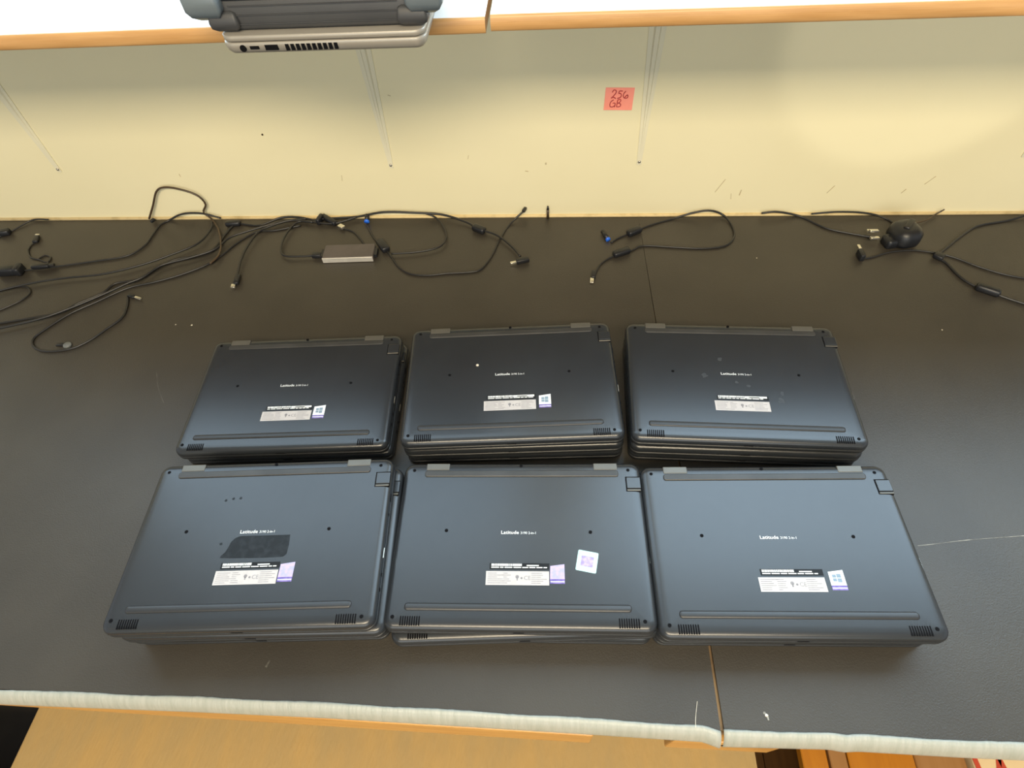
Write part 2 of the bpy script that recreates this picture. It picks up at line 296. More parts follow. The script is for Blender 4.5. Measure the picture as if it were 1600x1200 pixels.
# ------------------------------------------------------------------ shelves, brackets
def shelf(name, label, x0, x1, yf, z0, z1, tilt=0):
    cx = (x0 + x1) / 2; t = thing(name, label, 'shelf', (cx, YW, z0)); t.rotation_euler = (0, tilt, 0)
    L = (x1 - x0) / 2; d = YW - yf; h = z1 - z0
    bm = B(); box(bm, -L, L, -d + 0.004, -0.0005, 0.001, h - 0.0012); obj('board', bm, M['wood'], t)
    bm = B(); box(bm, -L, L, -d + 0.004, -0.0005, h - 0.0012, h); obj('laminate_top', bm, M['laminate'], t)
    bm = B()
    prof = [(-d + 0.004, 0.0)] + [(-d + 0.0035 - 0.0035 * math.sin(math.radians(a)), h / 2 - (h / 2) * math.cos(math.radians(a))) for a in range(15, 170, 15)] + [(-d + 0.004, h)]
    a = [bm.verts.new((-L, y, z)) for y, z in prof]; b = [bm.verts.new((L, y, z)) for y, z in prof]
    bm.faces.new(a); bm.faces.new(b[::-1])
    for k in range(len(prof)):
        j = (k + 1) % len(prof); bm.faces.new((a[k], b[k], b[j], a[j]))
    obj('edge_banding', bm, M['wood'], t, smooth=False)
    return t
shelf('wall_shelf', 'left white shelf with orange wood edge holding the silver laptop', -1.30, -0.0815, 0.7036, 0.4345, 0.4515, math.radians(-0.35))
shelf('wall_shelf', 'right white shelf with orange wood edge above the pink note', -0.0755, 1.30, 0.7036, 0.4402, 0.4572)

def bracket(x, z, ztop, label, lean=0):
    t = thing('shelf_bracket', label, 'bracket', (x, YW, z), group=None)
    H = ztop - z
    # flat leg on the wall, widening upward with a raised tapering rib
    bm = B()
    v = [bm.verts.new(p) for p in ((-0.004, -0.0015, -0.006), (0.004, -0.0015, -0.006), (0.017, -0.0015, H), (-0.017, -0.0015, H), (-0.004, 0, -0.006), (0.004, 0, -0.006), (0.017, 0, H), (-0.017, 0, H))]
    for f in ((0, 1, 2, 3), (4, 7, 6, 5), (0, 4, 5, 1), (1, 5, 6, 2), (2, 6, 7, 3), (3, 7, 4, 0)): bm.faces.new([v[k] for k in f])
    obj('wall_leg', bm, M['bracket'], t)
    bm = B(); rows = []
    for k in range(9):
        u = k / 8; zz = 0.010 + (H - 0.010) * u; w = 0.0012 + 0.0068 * u; dp = 0.0014 + 0.006 * u + (0.05 * max(0, u - 0.75) / 0.25)
        rows.append([bm.verts.new(p) for p in ((-w, -0.0012, zz), (-w * 0.55, -dp, zz), (w * 0.55, -dp, zz), (w, -0.0012, zz))])
    for a, b in zip(rows, rows[1:]):
        for k in range(3): bm.faces.new((a[k], a[k + 1], b[k + 1], b[k]))
        bm.faces.new((a[3], a[0], b[0], b[3]))
    bm.faces.new(rows[0]); bm.faces.new(rows[-1][::-1])
    obj('raised_rib', bm, M['bracket'], t)
    bm = B(); box(bm, -0.015, 0.015, -0.215, -0.001, H - 0.0018, H - 0.0002); box(bm, -0.004, 0.004, -0.205, -0.002, H - 0.014, H - 0.0018); obj('shelf_arm', bm, M['bracket'], t)
    bm = B(); bmesh.ops.create_uvsphere(bm, u_segments=12, v_segments=8, radius=0.0027)
    for q in bm.verts: q.co.y *= 0.6
    obj('screw', bm, M['steel'], t, smooth=True, loc=(0, -0.0022, 0))
bracket(-0.9551, 0.1174, 0.4345, 'cream steel shelf bracket at the far left of the wall')
bracket(-0.3050, 0.1169, 0.4345, 'cream steel shelf bracket under the silver laptop on the left shelf')
bracket(0.1466, 0.1173, 0.4400, 'cream steel shelf bracket just right of the pink note')
bracket(0.7944, 0.1230, 0.4400, 'cream steel shelf bracket at the far right edge of the wall')

# pink note
t = thing('sticky_note', 'small pink sticky note reading 256 GB on the cream wall', 'sticky note', (0.0998, YW, 0.2315))
bm = B(); g = 8
grid = [[bm.verts.new((-0.0232 + 0.0464 * i / g, -0.0006 - 0.0035 * max(0, 0.45 - j / g) ** 2, -0.0185 + 0.037 * j / g)) for i in range(g + 1)] for j in range(g + 1)]
for j in range(g):
    for i in range(g): bm.faces.new((grid[j][i], grid[j][i + 1], grid[j + 1][i + 1], grid[j + 1][i]))
o = obj('paper', bm, M['note'], t); md = o.modifiers.new('t', 'SOLIDIFY'); md.thickness = 0.0002; md.offset = 0
# handwriting as strokes (x, z in mm)
STR = [[(-12, 11), (-10, 14.5), (-6.5, 14), (-6, 10.5), (-9, 5.5), (-13, 1.2)], [(-13, 1.2), (-9.5, 3), (-5.5, 0.8)],
       [(4.5, 13), (-0.5, 13), (-1.5, 9.2)], [(-1.5, 9.2), (1.5, 9), (3, 6), (1.5, 2.5), (-3, 1)],
       [(9.5, 13), (7, 9.5), (6.2, 5.5), (8, 2), (12, 1.6), (14, 4), (13, 6.8), (10.5, 5), (9, 2.4)],
       [(-8.5, -1.5), (-12, -4), (-13.8, -8.5), (-13, -12.5), (-9.5, -13.3), (-6.2, -11.5)], [(-9.5, -7.2), (-5.5, -7), (-5.8, -13.5)],
       [(-1.8, -1.8), (-2.2, -7), (-2.6, -13)], [(-2, -1.2), (2.2, -0.8), (3.2, -3.2), (0.6, -6.4), (-1.8, -7)], [(-1.8, -7), (2.4, -7.5), (4, -10), (2.2, -12.6), (-2.8, -13)]]
bm = B()
for s in STR:
    pth = smoothpath([(x * 0.001, -0.0009, z * 0.001) for x, z in s], 4); tube(bm, pth, 0.0008, 6)
o = obj('handwriting', bm, M['noteink'], t)
t.rotation_euler = (0, math.radians(1.5), 0)

# ------------------------------------------------------------------ upside-down laptops
LW, LD = 0.152, 0.104
def laptop_master():
    P = {}
    root = bpy.data.objects.new('laptop', None); COL.objects.link(root); root.empty_display_size = 0.02
    bm = B(); loft(bm, LW, LD, 0.013, [(0.0045, 0), (0.0015, 0.0006), (0.0003, 0.002), (0, 0.004), (0.0, 0.0062), (0.0008, 0.0071), (0.003, 0.0073)], 8)
    obj('lid', bm, M['lid'], root, True)
    bm = B(); loft(bm, LW, LD, 0.013, [(0.0022, 0.0070), (0.0022, 0.0085), (0.0004, 0.0089), (0, 0.0100), (0.0003, 0.0125), (0.0012, 0.0148), (0.0028, 0.0168), (0.0050, 0.0181), (0.0085, 0.01878), (0.014, 0.01895), (0.03, 0.019)], 8)
    # mid points for the flat: subdivided by loft rings
    obj('base_cover', bm, M['base'], root, True)
    for s in (-1, 1):
        bm = B(); x = s * 0.1075; box(bm, x - 0.015, x + 0.015, 0.0922, 0.1018, 0.006, 0.0195); bevel(bm, 0.0009, 2); obj('hinge', bm, M['hinge'], root)
    bm = B(); loft(bm, 0.1235, 0.0041, 0.003, [(0, 0.0185), (0, 0.0200), (0.0008, 0.0205)], 4, 0, 0.0868); obj('rear_foot', bm, M['rubber'], root)
    bm = B(); loft(bm, 0.1265, 0.0042, 0.0035, [(0, 0.0185), (0.0001, 0.0194), (0.0009, 0.0202), (0.0024, 0.0205)], 5, -0.002, -0.0792); obj('front_foot', bm, M['foot'], root, True)
    for s in (-1, 1):
        bm = B()
        for k in range(9):
            x = s * 0.1205 - 0.0104 + k * 0.0026; box(bm, x - 0.00075, x + 0.00075, -0.0995, -0.0895, 0.0178, 0.01905 if True else 0)
        obj('speaker_grille', bm, M['black'], root)
    for x, y in ((-0.138, 0.092), (0.136, 0.092), (0, 0.0985), (-0.089, 0.0105), (0.084, 0.009), (-0.1405, -0.0905), (0.1375, -0.0925)):
        bm = B(); cyl(bm, 0.0021, (0, 0, -0.0004), (0, 0, 0.00035), 12); cyl(bm, 0.0009, (0, 0, 0.0003), (0, 0, 0.0005), 6)
        obj('screw', bm, M['black'], root, loc=(x, y, 0.0188 if abs(y) > 0.091 else 0.019))
    # corner port cover: dark surround, raised tile, light lip
    c = bpy.data.objects.new('corner_cover', None)
    bm = B(); box(bm, 0.1312, 0.1496, 0.0620, 0.0828, 0.0125, 0.0194); bevel(bm, 0.0006, 1); fr = obj('corner_cover', bm, M['black'], root)
    bm = B(); box(bm, 0.1326, 0.1498, 0.0660, 0.0816, 0.0125, 0.0201); bevel(bm, 0.0008, 2); obj('cover_tile', bm, M['base'], fr)
    bm = B(); box(bm, 0.1326, 0.1494, 0.0630, 0.0652, 0.0125, 0.0198); bevel(bm, 0.0004, 1); obj('cover_lip', bm, M['hinge'], fr)
    # ports on the right edge (as seen) and a latch notch at the front
    for y, l, m in ((0.05, 0.010, 'black'), (0.028, 0.003, 'black'), (-0.02, 0.012, 'nickel'), (-0.045, 0.004, 'black'), (-0.062, 0.004, 'black')):
        bm = B(); box(bm, 0.1508, 0.1521, y - l / 2, y + l / 2, 0.0098, 0.0128); obj('port', bm, M[m], root)
    bm = B(); box(bm, -0.006, 0.006, -0.1042, -0.1030, 0.0092, 0.0112); obj('latch_notch', bm, M['black'], root)
    return root
def dress(root, kind):
    zt = 0.01902
    bm = B(); text_bm(bm, 'Latitude', 0.0212, 0.0042, -0.0225, 0.0062, zt + 0.0002, 0.012); text_bm(bm, '3190 2-in-1', 0.0182, 0.0031, 0.0008, 0.0062, zt + 0.0002, 0.006)
    obj('model_lettering', bm, M['print'], root)
    x0 = -0.0345 if kind != 'FR' else -0.0315
    if kind == 'BR': x0 = -0.0335
    # service tag strip
    light = kind in ('BL', 'BM', 'BR')
    bm = B(); box(bm, x0, x0 + 0.069, -0.0365, -0.0292, zt - 0.0002, zt + 0.00012); tg = obj('service_tag', bm, M['dark'], root)
    bm = B(); z = zt + 0.00014
    x = x0 + 0.002; 
    while x < x0 + 0.036:
        w = random.choice((0.0006, 0.0009, 0.0014, 0.0018)); box(bm, x, x + w, -0.0326, -0.0298, z, z + 0.00005); x += w + random.choice((0.0003, 0.0005))
    x = x0 + 0.002
    while x < x0 + 0.066:
        w = random.choice((0.004, 0.007, 0.009))
        if x + w > x0 + 0.067: break
        box(bm, x, x + w, -0.0348, -0.0336, z, z + 0.00005); x += w + 0.0012
    box(bm, x0 + 0.043, x0 + 0.057, -0.0325, -0.0312, z, z + 0.00005)
    if light: box(bm, x0 + 0.037, x0 + 0.067, -0.0330, -0.0300, z, z + 0.00005)
    obj('barcode_print', bm, M['print'], tg)
    # regulatory label
    lx = x0 - 0.0038
    bm = B(); box(bm, lx, lx + 0.0725, -0.0545, -0.0385, zt - 0.0002, zt + 0.00014); lb = obj('regulatory_label', bm, M['label'], root)
    bm = B(); z = zt + 0.00016
    for r in range(6):
        y = -0.0408 - r * 0.00225
        for a, b in ((0.002, 0.012 + 0.01 * random.random()), (0.020, 0.024 + 0.006 * random.random()), (0.052, 0.062 + 0.008 * random.random())):
            box(bm, lx + a, lx + b, y - 0.0004, y + 0.0002, z, z + 0.00004)
    cyl(bm, 0.0021, (lx + 0.036, -0.0450, z), (lx + 0.036, -0.0450, z + 0.00004), 12); box(bm, lx + 0.0352, lx + 0.0368, -0.0492, -0.0466, z, z + 0.00004)
    cyl(bm, 0.0013, (lx + 0.041, -0.0464, z), (lx + 0.041, -0.0464, z + 0.00004), 8)
    text_bm(bm, 'CE', 0.0075, 0.0048, lx + 0.0438, -0.0486, z + 0.00003)
    obj('label_print', bm, M['ink'], lb)
    if kind != 'BR':
        ox = {'FR': 0.0425, 'BM': 0.0385, 'BL': 0.0368}.get(kind, 0.0352); m1 = 'lilacsheen' if kind in ('FM', 'FL') else 'sticker'
        bm = B(); poly(bm, [(ox, -0.0472), (ox + 0.0168, -0.0472), (ox + 0.0168, -0.0300), (ox + 0.0004, -0.0322)], zt - 0.0002, zt + 0.00014); st = obj('system_sticker', bm, M[m1], root)
        bm = B(); box(bm, ox, ox + 0.0168, -0.0525, -0.0473, zt - 0.0002, zt + 0.00014); obj('purple_band', bm, M['purple'], st)
        bm = B(); box(bm, ox + 0.0006, ox + 0.0164, -0.0507, -0.0496, zt, zt + 0.0002); obj('band_lettering', bm, M['sticker'], st)
        if m1 == 'sticker':
            bm = B(); a, b = ox + 0.0036, ox + 0.0132
            for (xa, xb, ya, yb) in ((a, a + 0.0042, -0.0388, -0.0352), (a + 0.0048, b, -0.0388, -0.0343), (a, a + 0.0042, -0.0430, -0.0394), (a + 0.0048, b, -0.0439, -0.0394)):
                box(bm, xa, xb, ya, yb, zt, zt + 0.0002)
            obj('window_logo', bm, M['pane'], st)
    if kind == 'FM':
        bm = B(); loft(bm, 0.0118, 0.0122, 0.0015, [(0, zt - 0.0002), (0, zt + 0.0002)], 4); o = obj('hologram_sticker', bm, M['holo'], root)
        o.location = (0.0783, -0.0266, 0); o.rotation_euler = (0, 0, math.radians(-11)); hs = o; hs['label'] = 'pale shiny hologram sticker'
        bm = B(); box(bm, -0.0072, 0.0072, -0.0062, 0.0062, zt, zt + 0.0003); obj('hologram_print', bm, M['holoin'], hs)
    if kind == 'FL':
        pts = [(-0.027, 0.0005), (-0.021, 0.0032), (0.004, 0.0030), (0.0388, 0.0030), (0.0398, -0.008), (0.0396, -0.0200), (0.036, -0.0236), (0.010, -0.0242), (-0.018, -0.0238), (-0.0385, -0.0232), (-0.0380, -0.0205), (-0.0340, -0.016), (-0.0320, -0.010), (-0.0305, -0.004)]
        bm = B(); poly(bm, pts, zt - 0.0002, zt + 0.00008); o = obj('adhesive_residue', bm, M['residue'], root); o['label'] = 'dark patch left by a removed sticker'
        for x, y in ((-0.042, -0.006), (-0.052, 0.05), (-0.043, 0.052), (-0.034, 0.0525)):
            bm = B(); cyl(bm, 0.0018, (x, y, zt - 0.0002), (x, y, zt + 0.00007), 7); obj('dirt_spot', bm, M['residue'], root)
    if kind == 'BR':
        for cx, cy, r in ((-0.045, 0.004, 0.005), (-0.003, -0.006, 0.003), (0.012, -0.012, 0.0035), (0.055, -0.024, 0.0035), (0.052, -0.036, 0.0055), (-0.02, 0.035, 0.004)):
            pts = []; 
            for k in range(11):
                a = 2 * math.pi * k / 11; q = r * random.uniform(0.5, 1.1); pts.append((cx + q * math.cos(a), cy + q * math.sin(a)))
            bm = B(); poly(bm, pts, zt - 0.0002, zt + 0.00001); obj('dust_smudge', bm, M['smudge'], root)
def dup(root):
    r = root.copy(); COL.objects.link(r)
    for ch in list(root.children):
        c = ch.copy(); COL.objects.link(c); c.parent = r
        for g in ch.children:
            d = g.copy(); COL.objects.link(d); d.parent = c
    return r
master = laptop_master(); used = False
NTH = {0: 'top', 1: 'second from the top', 2: 'third from the top', 3: 'fourth from the top, lowest'}
STACKS = {  # x, y, rot, offsets of the ones below the top (dx, dy, drot) going down
 'FL': (-0.3471, 0.2494, 0.0647, [(0.0075, -0.001, -0.006), (0.003, 0.004, 0.01), (0.001, 0.006, 0.0)], 'front left stack', 'with a dark patch'),
 'FM': (-0.0378, 0.2669, 0.0294, [(0.002, -0.0035, 0.045), (0.0, 0.001, 0.0)], 'front middle stack', 'with a hologram sticker'),
 'FR': (0.2653, 0.2711, 0.0352, [(-0.001, 0.004, 0.008), (0.0, 0.006, 0.0)], 'front right stack', 'without patch or hologram'),
 'BL': (-0.3864, 0.4957, 0.0605, [(0.004, 0.002, -0.012)], 'back left stack', 'left of the speck'),
 'BM': (-0.0616, 0.5066, 0.0662, [(0.001, 0.0, -0.006), (0.002, 0.002, -0.01)], 'back middle stack', 'with a shiny speck'),
 'BR': (0.2577, 0.5113, -0.0188, [(0.0, -0.002, 0.004), (0.001, 0.001, 0.0)], 'back right stack', 'with dusty smudges'),
}
for key, (x, y, a, lows, where, look) in STACKS.items():
    n = len(lows) + 1
    for k in range(n):
        if not used: r = master; used = True
        else: r = dup(bare)
        if k == 0 and key == 'FL': bare = dup(r)
        dx, dy, da = (0, 0, 0) if k == 0 else lows[k - 1]
        r.location = (x + dx, y + dy, (n - 1 - k) * 0.0205 + 0.0001); r.rotation_euler = (0, 0, a + da)
        if k == 0: lab = 'black laptop upside down on top of the %s, %s' % (where, look)
        else: lab = 'black closed laptop, %s in the %s' % (NTH[k] if k < n - 1 or k == 3 else ('second, at the bottom' if k == 1 else 'third, at the bottom'), where)
        tag(r, lab, 'laptop', 'upside-down laptops in six stacks')
        if k == 0: dress(r, key)
for o in list(bare.children):
    for g in list(o.children): bpy.data.objects.remove(g)
    bpy.data.objects.remove(o)
bpy.data.objects.remove(bare)
# speck on the back middle laptop, its glint painted as pale colour
bm = B(); bmesh.ops.create_icosphere(bm, subdivisions=2, radius=0.0022)
for v in bm.verts: v.co.z *= 0.6
tag(obj('crumb', bm, M['fleck'], loc=(-0.112, 0.5293, 0.0612), smooth=True), 'shiny pale speck on the back middle laptop left of its lettering', 'crumb')

# ------------------------------------------------------------------ silver laptop and rugged tablet case on the left shelf
SZ = 0.4520
t = thing('silver_laptop', 'silver laptop with side ports overhanging the left shelf', 'laptop', (-0.2465, 0.792, SZ + 0.0002), math.radians(0.5))
bm = B(); loft(bm, 0.1085, 0.155, 0.012, [(0.010, 0.0), (0.004, 0.0010), (0.0012, 0.004), (0, 0.0085), (0.0, 0.0118), (0.0006, 0.0124)], 8); obj('base', bm, M['silver'], t, True)
bm = B(); loft(bm, 0.1075, 0.154, 0.012, [(0.002, 0.0118), (0.002, 0.0134)], 8); obj('lid_gap', bm, M['black'], t)
bm = B(); loft(bm, 0.1080, 0.1545, 0.012, [(0.0008, 0.0134), (0, 0.0142), (0.0, 0.0184), (0.001, 0.0192)], 8); obj('lid', bm, M['silver'], t, True)
F = -0.155
bm = B(); cyl(bm, 0.0035, (-0.0865, F + 0.002, 0.0072), (-0.0865, F - 0.0006, 0.0072), 16); obj('power_jack', bm, M['black'], t)
bm = B(); box(bm, -0.0790, -0.0690, F - 0.0006, F + 0.001, 0.0060, 0.0092); bevel(bm, 0.0004, 1); obj('small_port', bm, M['black'], t)
bm = B(); box(bm, -0.0625, -0.0485, F - 0.0006, F + 0.001, 0.0048, 0.0100); obj('usb_port', bm, M['black'], t)
for k in range(10):
    bm = B(); x = -0.0405 + k * 0.0058; box(bm, x, x + 0.0038, F - 0.0006, F + 0.001, 0.0040, 0.0102); obj('vent_slot', bm, M['black'], t)

t = thing('rugged_case', 'black rugged tablet case with corner bumpers on top of the silver laptop', 'tablet case', (-0.2475, 0.775, SZ + 0.0198), math.radians(0.5))
bm = B(); loft(bm, 0.110, 0.128, 0.012, [(0.006, 0), (0.001, 0.002), (0, 0.006), (0.0, 0.027), (0.002, 0.0295)], 6); obj('lower_shell', bm, M['case'], t, True)
bm = B(); loft(bm, 0.116, 0.130, 0.014, [(0.004, 0.0295), (0.0, 0.0305), (0, 0.038), (0.004, 0.0405), (0.02, 0.041)], 6); obj('upper_shell', bm, M['caselight'], t, True)
for sx in (-1, 1):
    for sy in (-1, 1):
        bm = B(); loft(bm, 0.019, 0.018, 0.005, [(0.010, 0.0125), (0.004, 0.017), (0, 0.023), (0, 0.034), (0.003, 0.040), (0.008, 0.043)], 5)
        obj('corner_bumper', bm, M['caselight'], t, True, loc=(sx * 0.113, sy * 0.122, 0))
        bm = B(); loft(bm, 0.016, 0.016, 0.004, [(0.006, 0.001), (0.001, 0.005), (0, 0.010), (0.002, 0.018), (0.006, 0.020)], 5)
        obj('lower_bumper', bm, M['case'], t, True, loc=(sx * 0.0985, sy * 0.119, 0))
for k in range(3):
    bm = B(); box(bm, -0.09, 0.085, -0.1292, -0.1275, 0.0065 + k * 0.0085, 0.0073 + k * 0.0085); obj('moulded_ridge', bm, M['case'], t)

# ------------------------------------------------------------------ cables
CABLES = {
'A': (0.0022,[(-0.8305,0.9438,0.0022),(-0.8063,0.9456,0.032),(-0.7791,0.9456,0.0662),(-0.7548,0.9456,0.0747),(-0.7223,0.9456,0.0671),(-0.7003,0.9456,0.0536),(-0.6954,0.9456,0.0341),(-0.7084,0.9456,0.0157),(-0.6954,0.9405,0.0022),(-0.6701,0.9082,0.0022),(-0.6487,0.8637,0.0022),(-0.6424,0.8322,0.0022),(-0.6503,0.8089,0.0022)]) ,
'B': (0.0022,[(-0.6792,0.9456,0.006),(-0.7103,0.9456,0.0172),(-0.739,0.9456,0.019),(-0.763,0.9456,0.0145),(-0.79,0.9454,0.0022),(-0.8036,0.9292,0.0022),(-0.806,0.8973,0.0022),(-0.8074,0.8701,0.0022),(-0.82,0.8456,0.0022),(-0.8402,0.8327,0.0022),(-0.8872,0.8218,0.0022),(-0.9461,0.8091,0.0022),(-0.9935,0.8001,0.0022),(-1.0287,0.7929,0.0022)]) ,
'C': (0.0026,[(-0.471,0.9359,0.0026),(-0.5119,0.9456,0.0063),(-0.5516,0.9456,0.0066),(-0.594,0.9269,0.0026),(-0.6421,0.9314,0.0026),(-0.6549,0.8997,0.0026),(-0.6588,0.8671,0.0026),(-0.6731,0.8429,0.0026),(-0.732,0.8229,0.0026),(-0.7629,0.7908,0.0026),(-0.78,0.77,0.0026),(-0.8179,0.7596,0.0026),(-0.8306,0.7344,0.0026),(-0.8658,0.7064,0.0026),(-0.8853,0.6856,0.0026),(-0.9321,0.6711,0.0026),(-1.0069,0.6535,0.0026)]) ,
'D': (0.0024,[(-0.4827,0.9302,0.0024),(-0.5307,0.9367,0.0024),(-0.5609,0.9269,0.0024),(-0.6009,0.9074,0.0024),(-0.639,0.8844,0.0024),(-0.6554,0.8504,0.0024),(-0.6952,0.8267,0.0024),(-0.7438,0.8052,0.0024),(-0.7672,0.7719,0.0024),(-0.7907,0.7548,0.0024),(-0.8214,0.728,0.0024),(-0.8699,0.6906,0.0024),(-0.9159,0.6637,0.0024),(-0.9958,0.6356,0.0024)]) ,
'E': (0.0022,[(-0.5081,0.9267,0.0022),(-0.5562,0.9113,0.0022),(-0.5919,0.9076,0.0022),(-0.6222,0.873,0.0022),(-0.6412,0.8359,0.0022),(-0.6629,0.8089,0.0022),(-0.7029,0.7826,0.0022),(-0.7449,0.7636,0.0022),(-0.7878,0.7483,0.0022),(-0.832,0.7118,0.0022),(-0.866,0.683,0.0022),(-0.8931,0.6443,0.0022),(-0.9018,0.6219,0.0022),(-0.8907,0.6047,0.0022),(-0.8631,0.595,0.0022),(-0.8225,0.6012,0.0022),(-0.7976,0.6202,0.0022),(-0.781,0.6454,0.0022),(-0.7646,0.6729,0.0022),(-0.7674,0.6994,0.0022),(-0.777,0.7251,0.0022)]) ,
'F': (0.0018,[(-1.0582,0.7343,0.0018),(-1.0217,0.7479,0.0018),(-0.9918,0.7515,0.0018),(-0.974,0.7363,0.0018),(-0.9785,0.718,0.0018),(-0.9981,0.6983,0.0018),(-1.0235,0.679,0.0018)]) ,
'G': (0.0018,[(-1.043,0.8795,0.0018),(-1.0484,0.8698,0.0018),(-1.0452,0.8525,0.0018),(-1.0289,0.8336,0.0018),(-1.0059,0.8261,0.0018),(-0.9858,0.8187,0.0018),(-0.9874,0.8335,0.0018),(-1.0026,0.8391,0.0018),(-1.0096,0.8279,0.0018)]) ,
'H': (0.0022,[(-1.0534,0.7272,0.0022),(-0.9922,0.7527,0.0022),(-0.9251,0.7701,0.0022),(-0.8538,0.7807,0.0022),(-0.7887,0.8054,0.0022),(-0.7377,0.8361,0.0022),(-0.6984,0.8677,0.0022),(-0.6874,0.9083,0.0022),(-0.6923,0.9323,0.0022)]) ,
'I': (0.0018,[(-1.1472,0.8761,0.0018),(-1.1157,0.9159,0.0018),(-1.0888,0.9456,0.0043),(-1.0524,0.9456,0.0056)]) ,
'J': (0.0024,[(-0.4986,0.9404,0.0024),(-0.5341,0.9347,0.0024),(-0.5651,0.919,0.0024),(-0.5852,0.8995,0.0024),(-0.5936,0.8576,0.0024),(-0.5928,0.8175,0.0024),(-0.5859,0.779,0.0024),(-0.5831,0.7637,0.0024)]) ,
'K': (0.0022,[(-0.3943,0.9456,0.0039),(-0.4425,0.9262,0.0022),(-0.4971,0.9346,0.0022),(-0.5187,0.9268,0.0022),(-0.5284,0.8878,0.0022),(-0.525,0.8502,0.0022),(-0.5121,0.832,0.0022),(-0.4815,0.8301,0.0022),(-0.4413,0.8336,0.0022)]) ,
'M': (0.0021,[(-0.3724,0.9257,0.0021),(-0.3636,0.908,0.0021),(-0.3485,0.8831,0.0021),(-0.3263,0.8588,0.0021),(-0.3066,0.8316,0.0021),(-0.2872,0.8035,0.0021),(-0.2629,0.7865,0.0021),(-0.2293,0.7831,0.0021),(-0.1947,0.7882,0.0021),(-0.154,0.7916,0.0021),(-0.1348,0.8001,0.0021),(-0.1186,0.8347,0.0021),(-0.1053,0.8854,0.0021),(-0.0892,0.9272,0.0021),(-0.0633,0.9456,0.0179)]) ,
'N': (0.0024,[(-0.4761,0.9402,0.0024),(-0.4336,0.9438,0.0024),(-0.3943,0.9456,0.0039),(-0.3398,0.9456,0.0142),(-0.2759,0.9456,0.0122),(-0.223,0.9456,0.0072),(-0.1734,0.9276,0.0024),(-0.1502,0.908,0.0024),(-0.1142,0.8907,0.0024),(-0.0842,0.8593,0.0024),(-0.0648,0.829,0.0024)]) ,
'O': (0.0021,[(-0.257,0.9456,0.0105),(-0.239,0.9444,0.0021),(-0.2206,0.9205,0.0021),(-0.2089,0.886,0.0021),(-0.2155,0.8602,0.0021),(-0.2359,0.8475,0.0021),(-0.2678,0.8404,0.0021),(-0.3075,0.837,0.0021)]) ,
'L': (0.002,[(-0.4195,0.9164,0.002),(-0.3967,0.9065,0.002),(-0.3781,0.8853,0.002),(-0.3624,0.8646,0.002),(-0.3434,0.8571,0.002)]) ,
'P': (0.0016,[(-0.0162,0.9456,0.0055),(-0.0162,0.9456,0.0175)]) ,
'Q': (0.0022,[(0.1031,0.8713,0.0022),(0.1168,0.884,0.0022),(0.1465,0.9023,0.0022),(0.1779,0.921,0.0022),(0.2219,0.9397,0.0022),(0.2629,0.9456,0.0122),(0.2919,0.9456,0.0164),(0.3181,0.9456,0.0059),(0.3311,0.9178,0.0022),(0.3294,0.8864,0.0022),(0.3081,0.8614,0.0022),(0.2646,0.8545,0.0022),(0.2132,0.8583,0.0022),(0.1613,0.8621,0.0022),(0.1369,0.848,0.0022),(0.1012,0.8306,0.0022),(0.0808,0.8117,0.0022),(0.0697,0.785,0.0022)]) ,
'S': (0.0022,[(0.3884,0.9456,0.0097),(0.417,0.9456,0.0124),(0.4613,0.9451,0.0022),(0.4995,0.9108,0.0022),(0.5406,0.8941,0.0022),(0.584,0.8813,0.0022)]) ,
'S2': (0.002,[(0.4807,0.9456,0.0075),(0.5281,0.9456,0.0115),(0.5815,0.9456,0.0081),(0.6158,0.9362,0.002),(0.6269,0.9174,0.002)]) ,
'T': (0.002,[(0.537,0.8265,0.002),(0.5575,0.8298,0.002),(0.5922,0.8432,0.002),(0.6319,0.8482,0.002),(0.6626,0.843,0.002),(0.6953,0.8295,0.002),(0.728,0.8049,0.002),(0.7661,0.7842,0.002),(0.8117,0.7718,0.002)]) ,
'U': (0.0025,[(0.8838,0.9456,0.0127),(0.834,0.9316,0.0025),(0.7719,0.9156,0.0025),(0.7391,0.8942,0.0025),(0.7021,0.8628,0.0025),(0.6704,0.8323,0.0025),(0.6781,0.8125,0.0025),(0.6883,0.7758,0.0025),(0.7055,0.7542,0.0025),(0.7243,0.7407,0.0025),(0.7461,0.726,0.0025),(0.7815,0.706,0.0025)]) ,
'V': (0.0015,[(0.6556,0.9178,0.0015),(0.6813,0.9269,0.0015),(0.7042,0.9435,0.0015),(0.7159,0.9456,0.0113)]) ,
}

def pbox(name, parent, c, size, rz, m, bev=0.0015, rx=0.0):
    bm = B(); box(bm, -size[0] / 2, size[0] / 2, -size[1] / 2, size[1] / 2, -size[2] / 2, size[2] / 2); bevel(bm, min(bev, min(size) * 0.3), 2)
    o = obj(name, bm, M[m], parent, True, loc=c); o.rotation_euler = (rx, 0, rz); return o
def cable(keys, name, label, cat='cable', mt='cable', group='black cables along the wall'):
    k0 = keys[0]; o0 = Vector(CABLES[k0][1][0]); o0.z = 0
    t = thing(name, label, cat, o0, 0, group)
    for k in keys:
        r, pts = CABLES[k]
        bm = B(); tube(bm, [p - o0 for p in smoothpath([(x, y, z + ZOFF.get(k, 0)) for x, y, z in pts], 6)], r * 0.88, 8); obj('cord', bm, M[mt], t, True)
    return t, o0
ZOFF = dict(A=0.005, B=0.0003, C=0.0, D=0.0045, E=0.0, F=0.0, G=0.0, H=0.004, I=0.0, J=0.005, K=0.004, M=0.0, N=0.004, O=0.0042, L=0.0, Q=0.0, S=0.0, S2=0.0, T=0.0, U=0.0, V=0.004)
def heading(a, b): return math.atan2(b[1] - a[1], b[0] - a[0])
def L(o0, x, y, z): return (x - o0.x, y - o0.y, z)

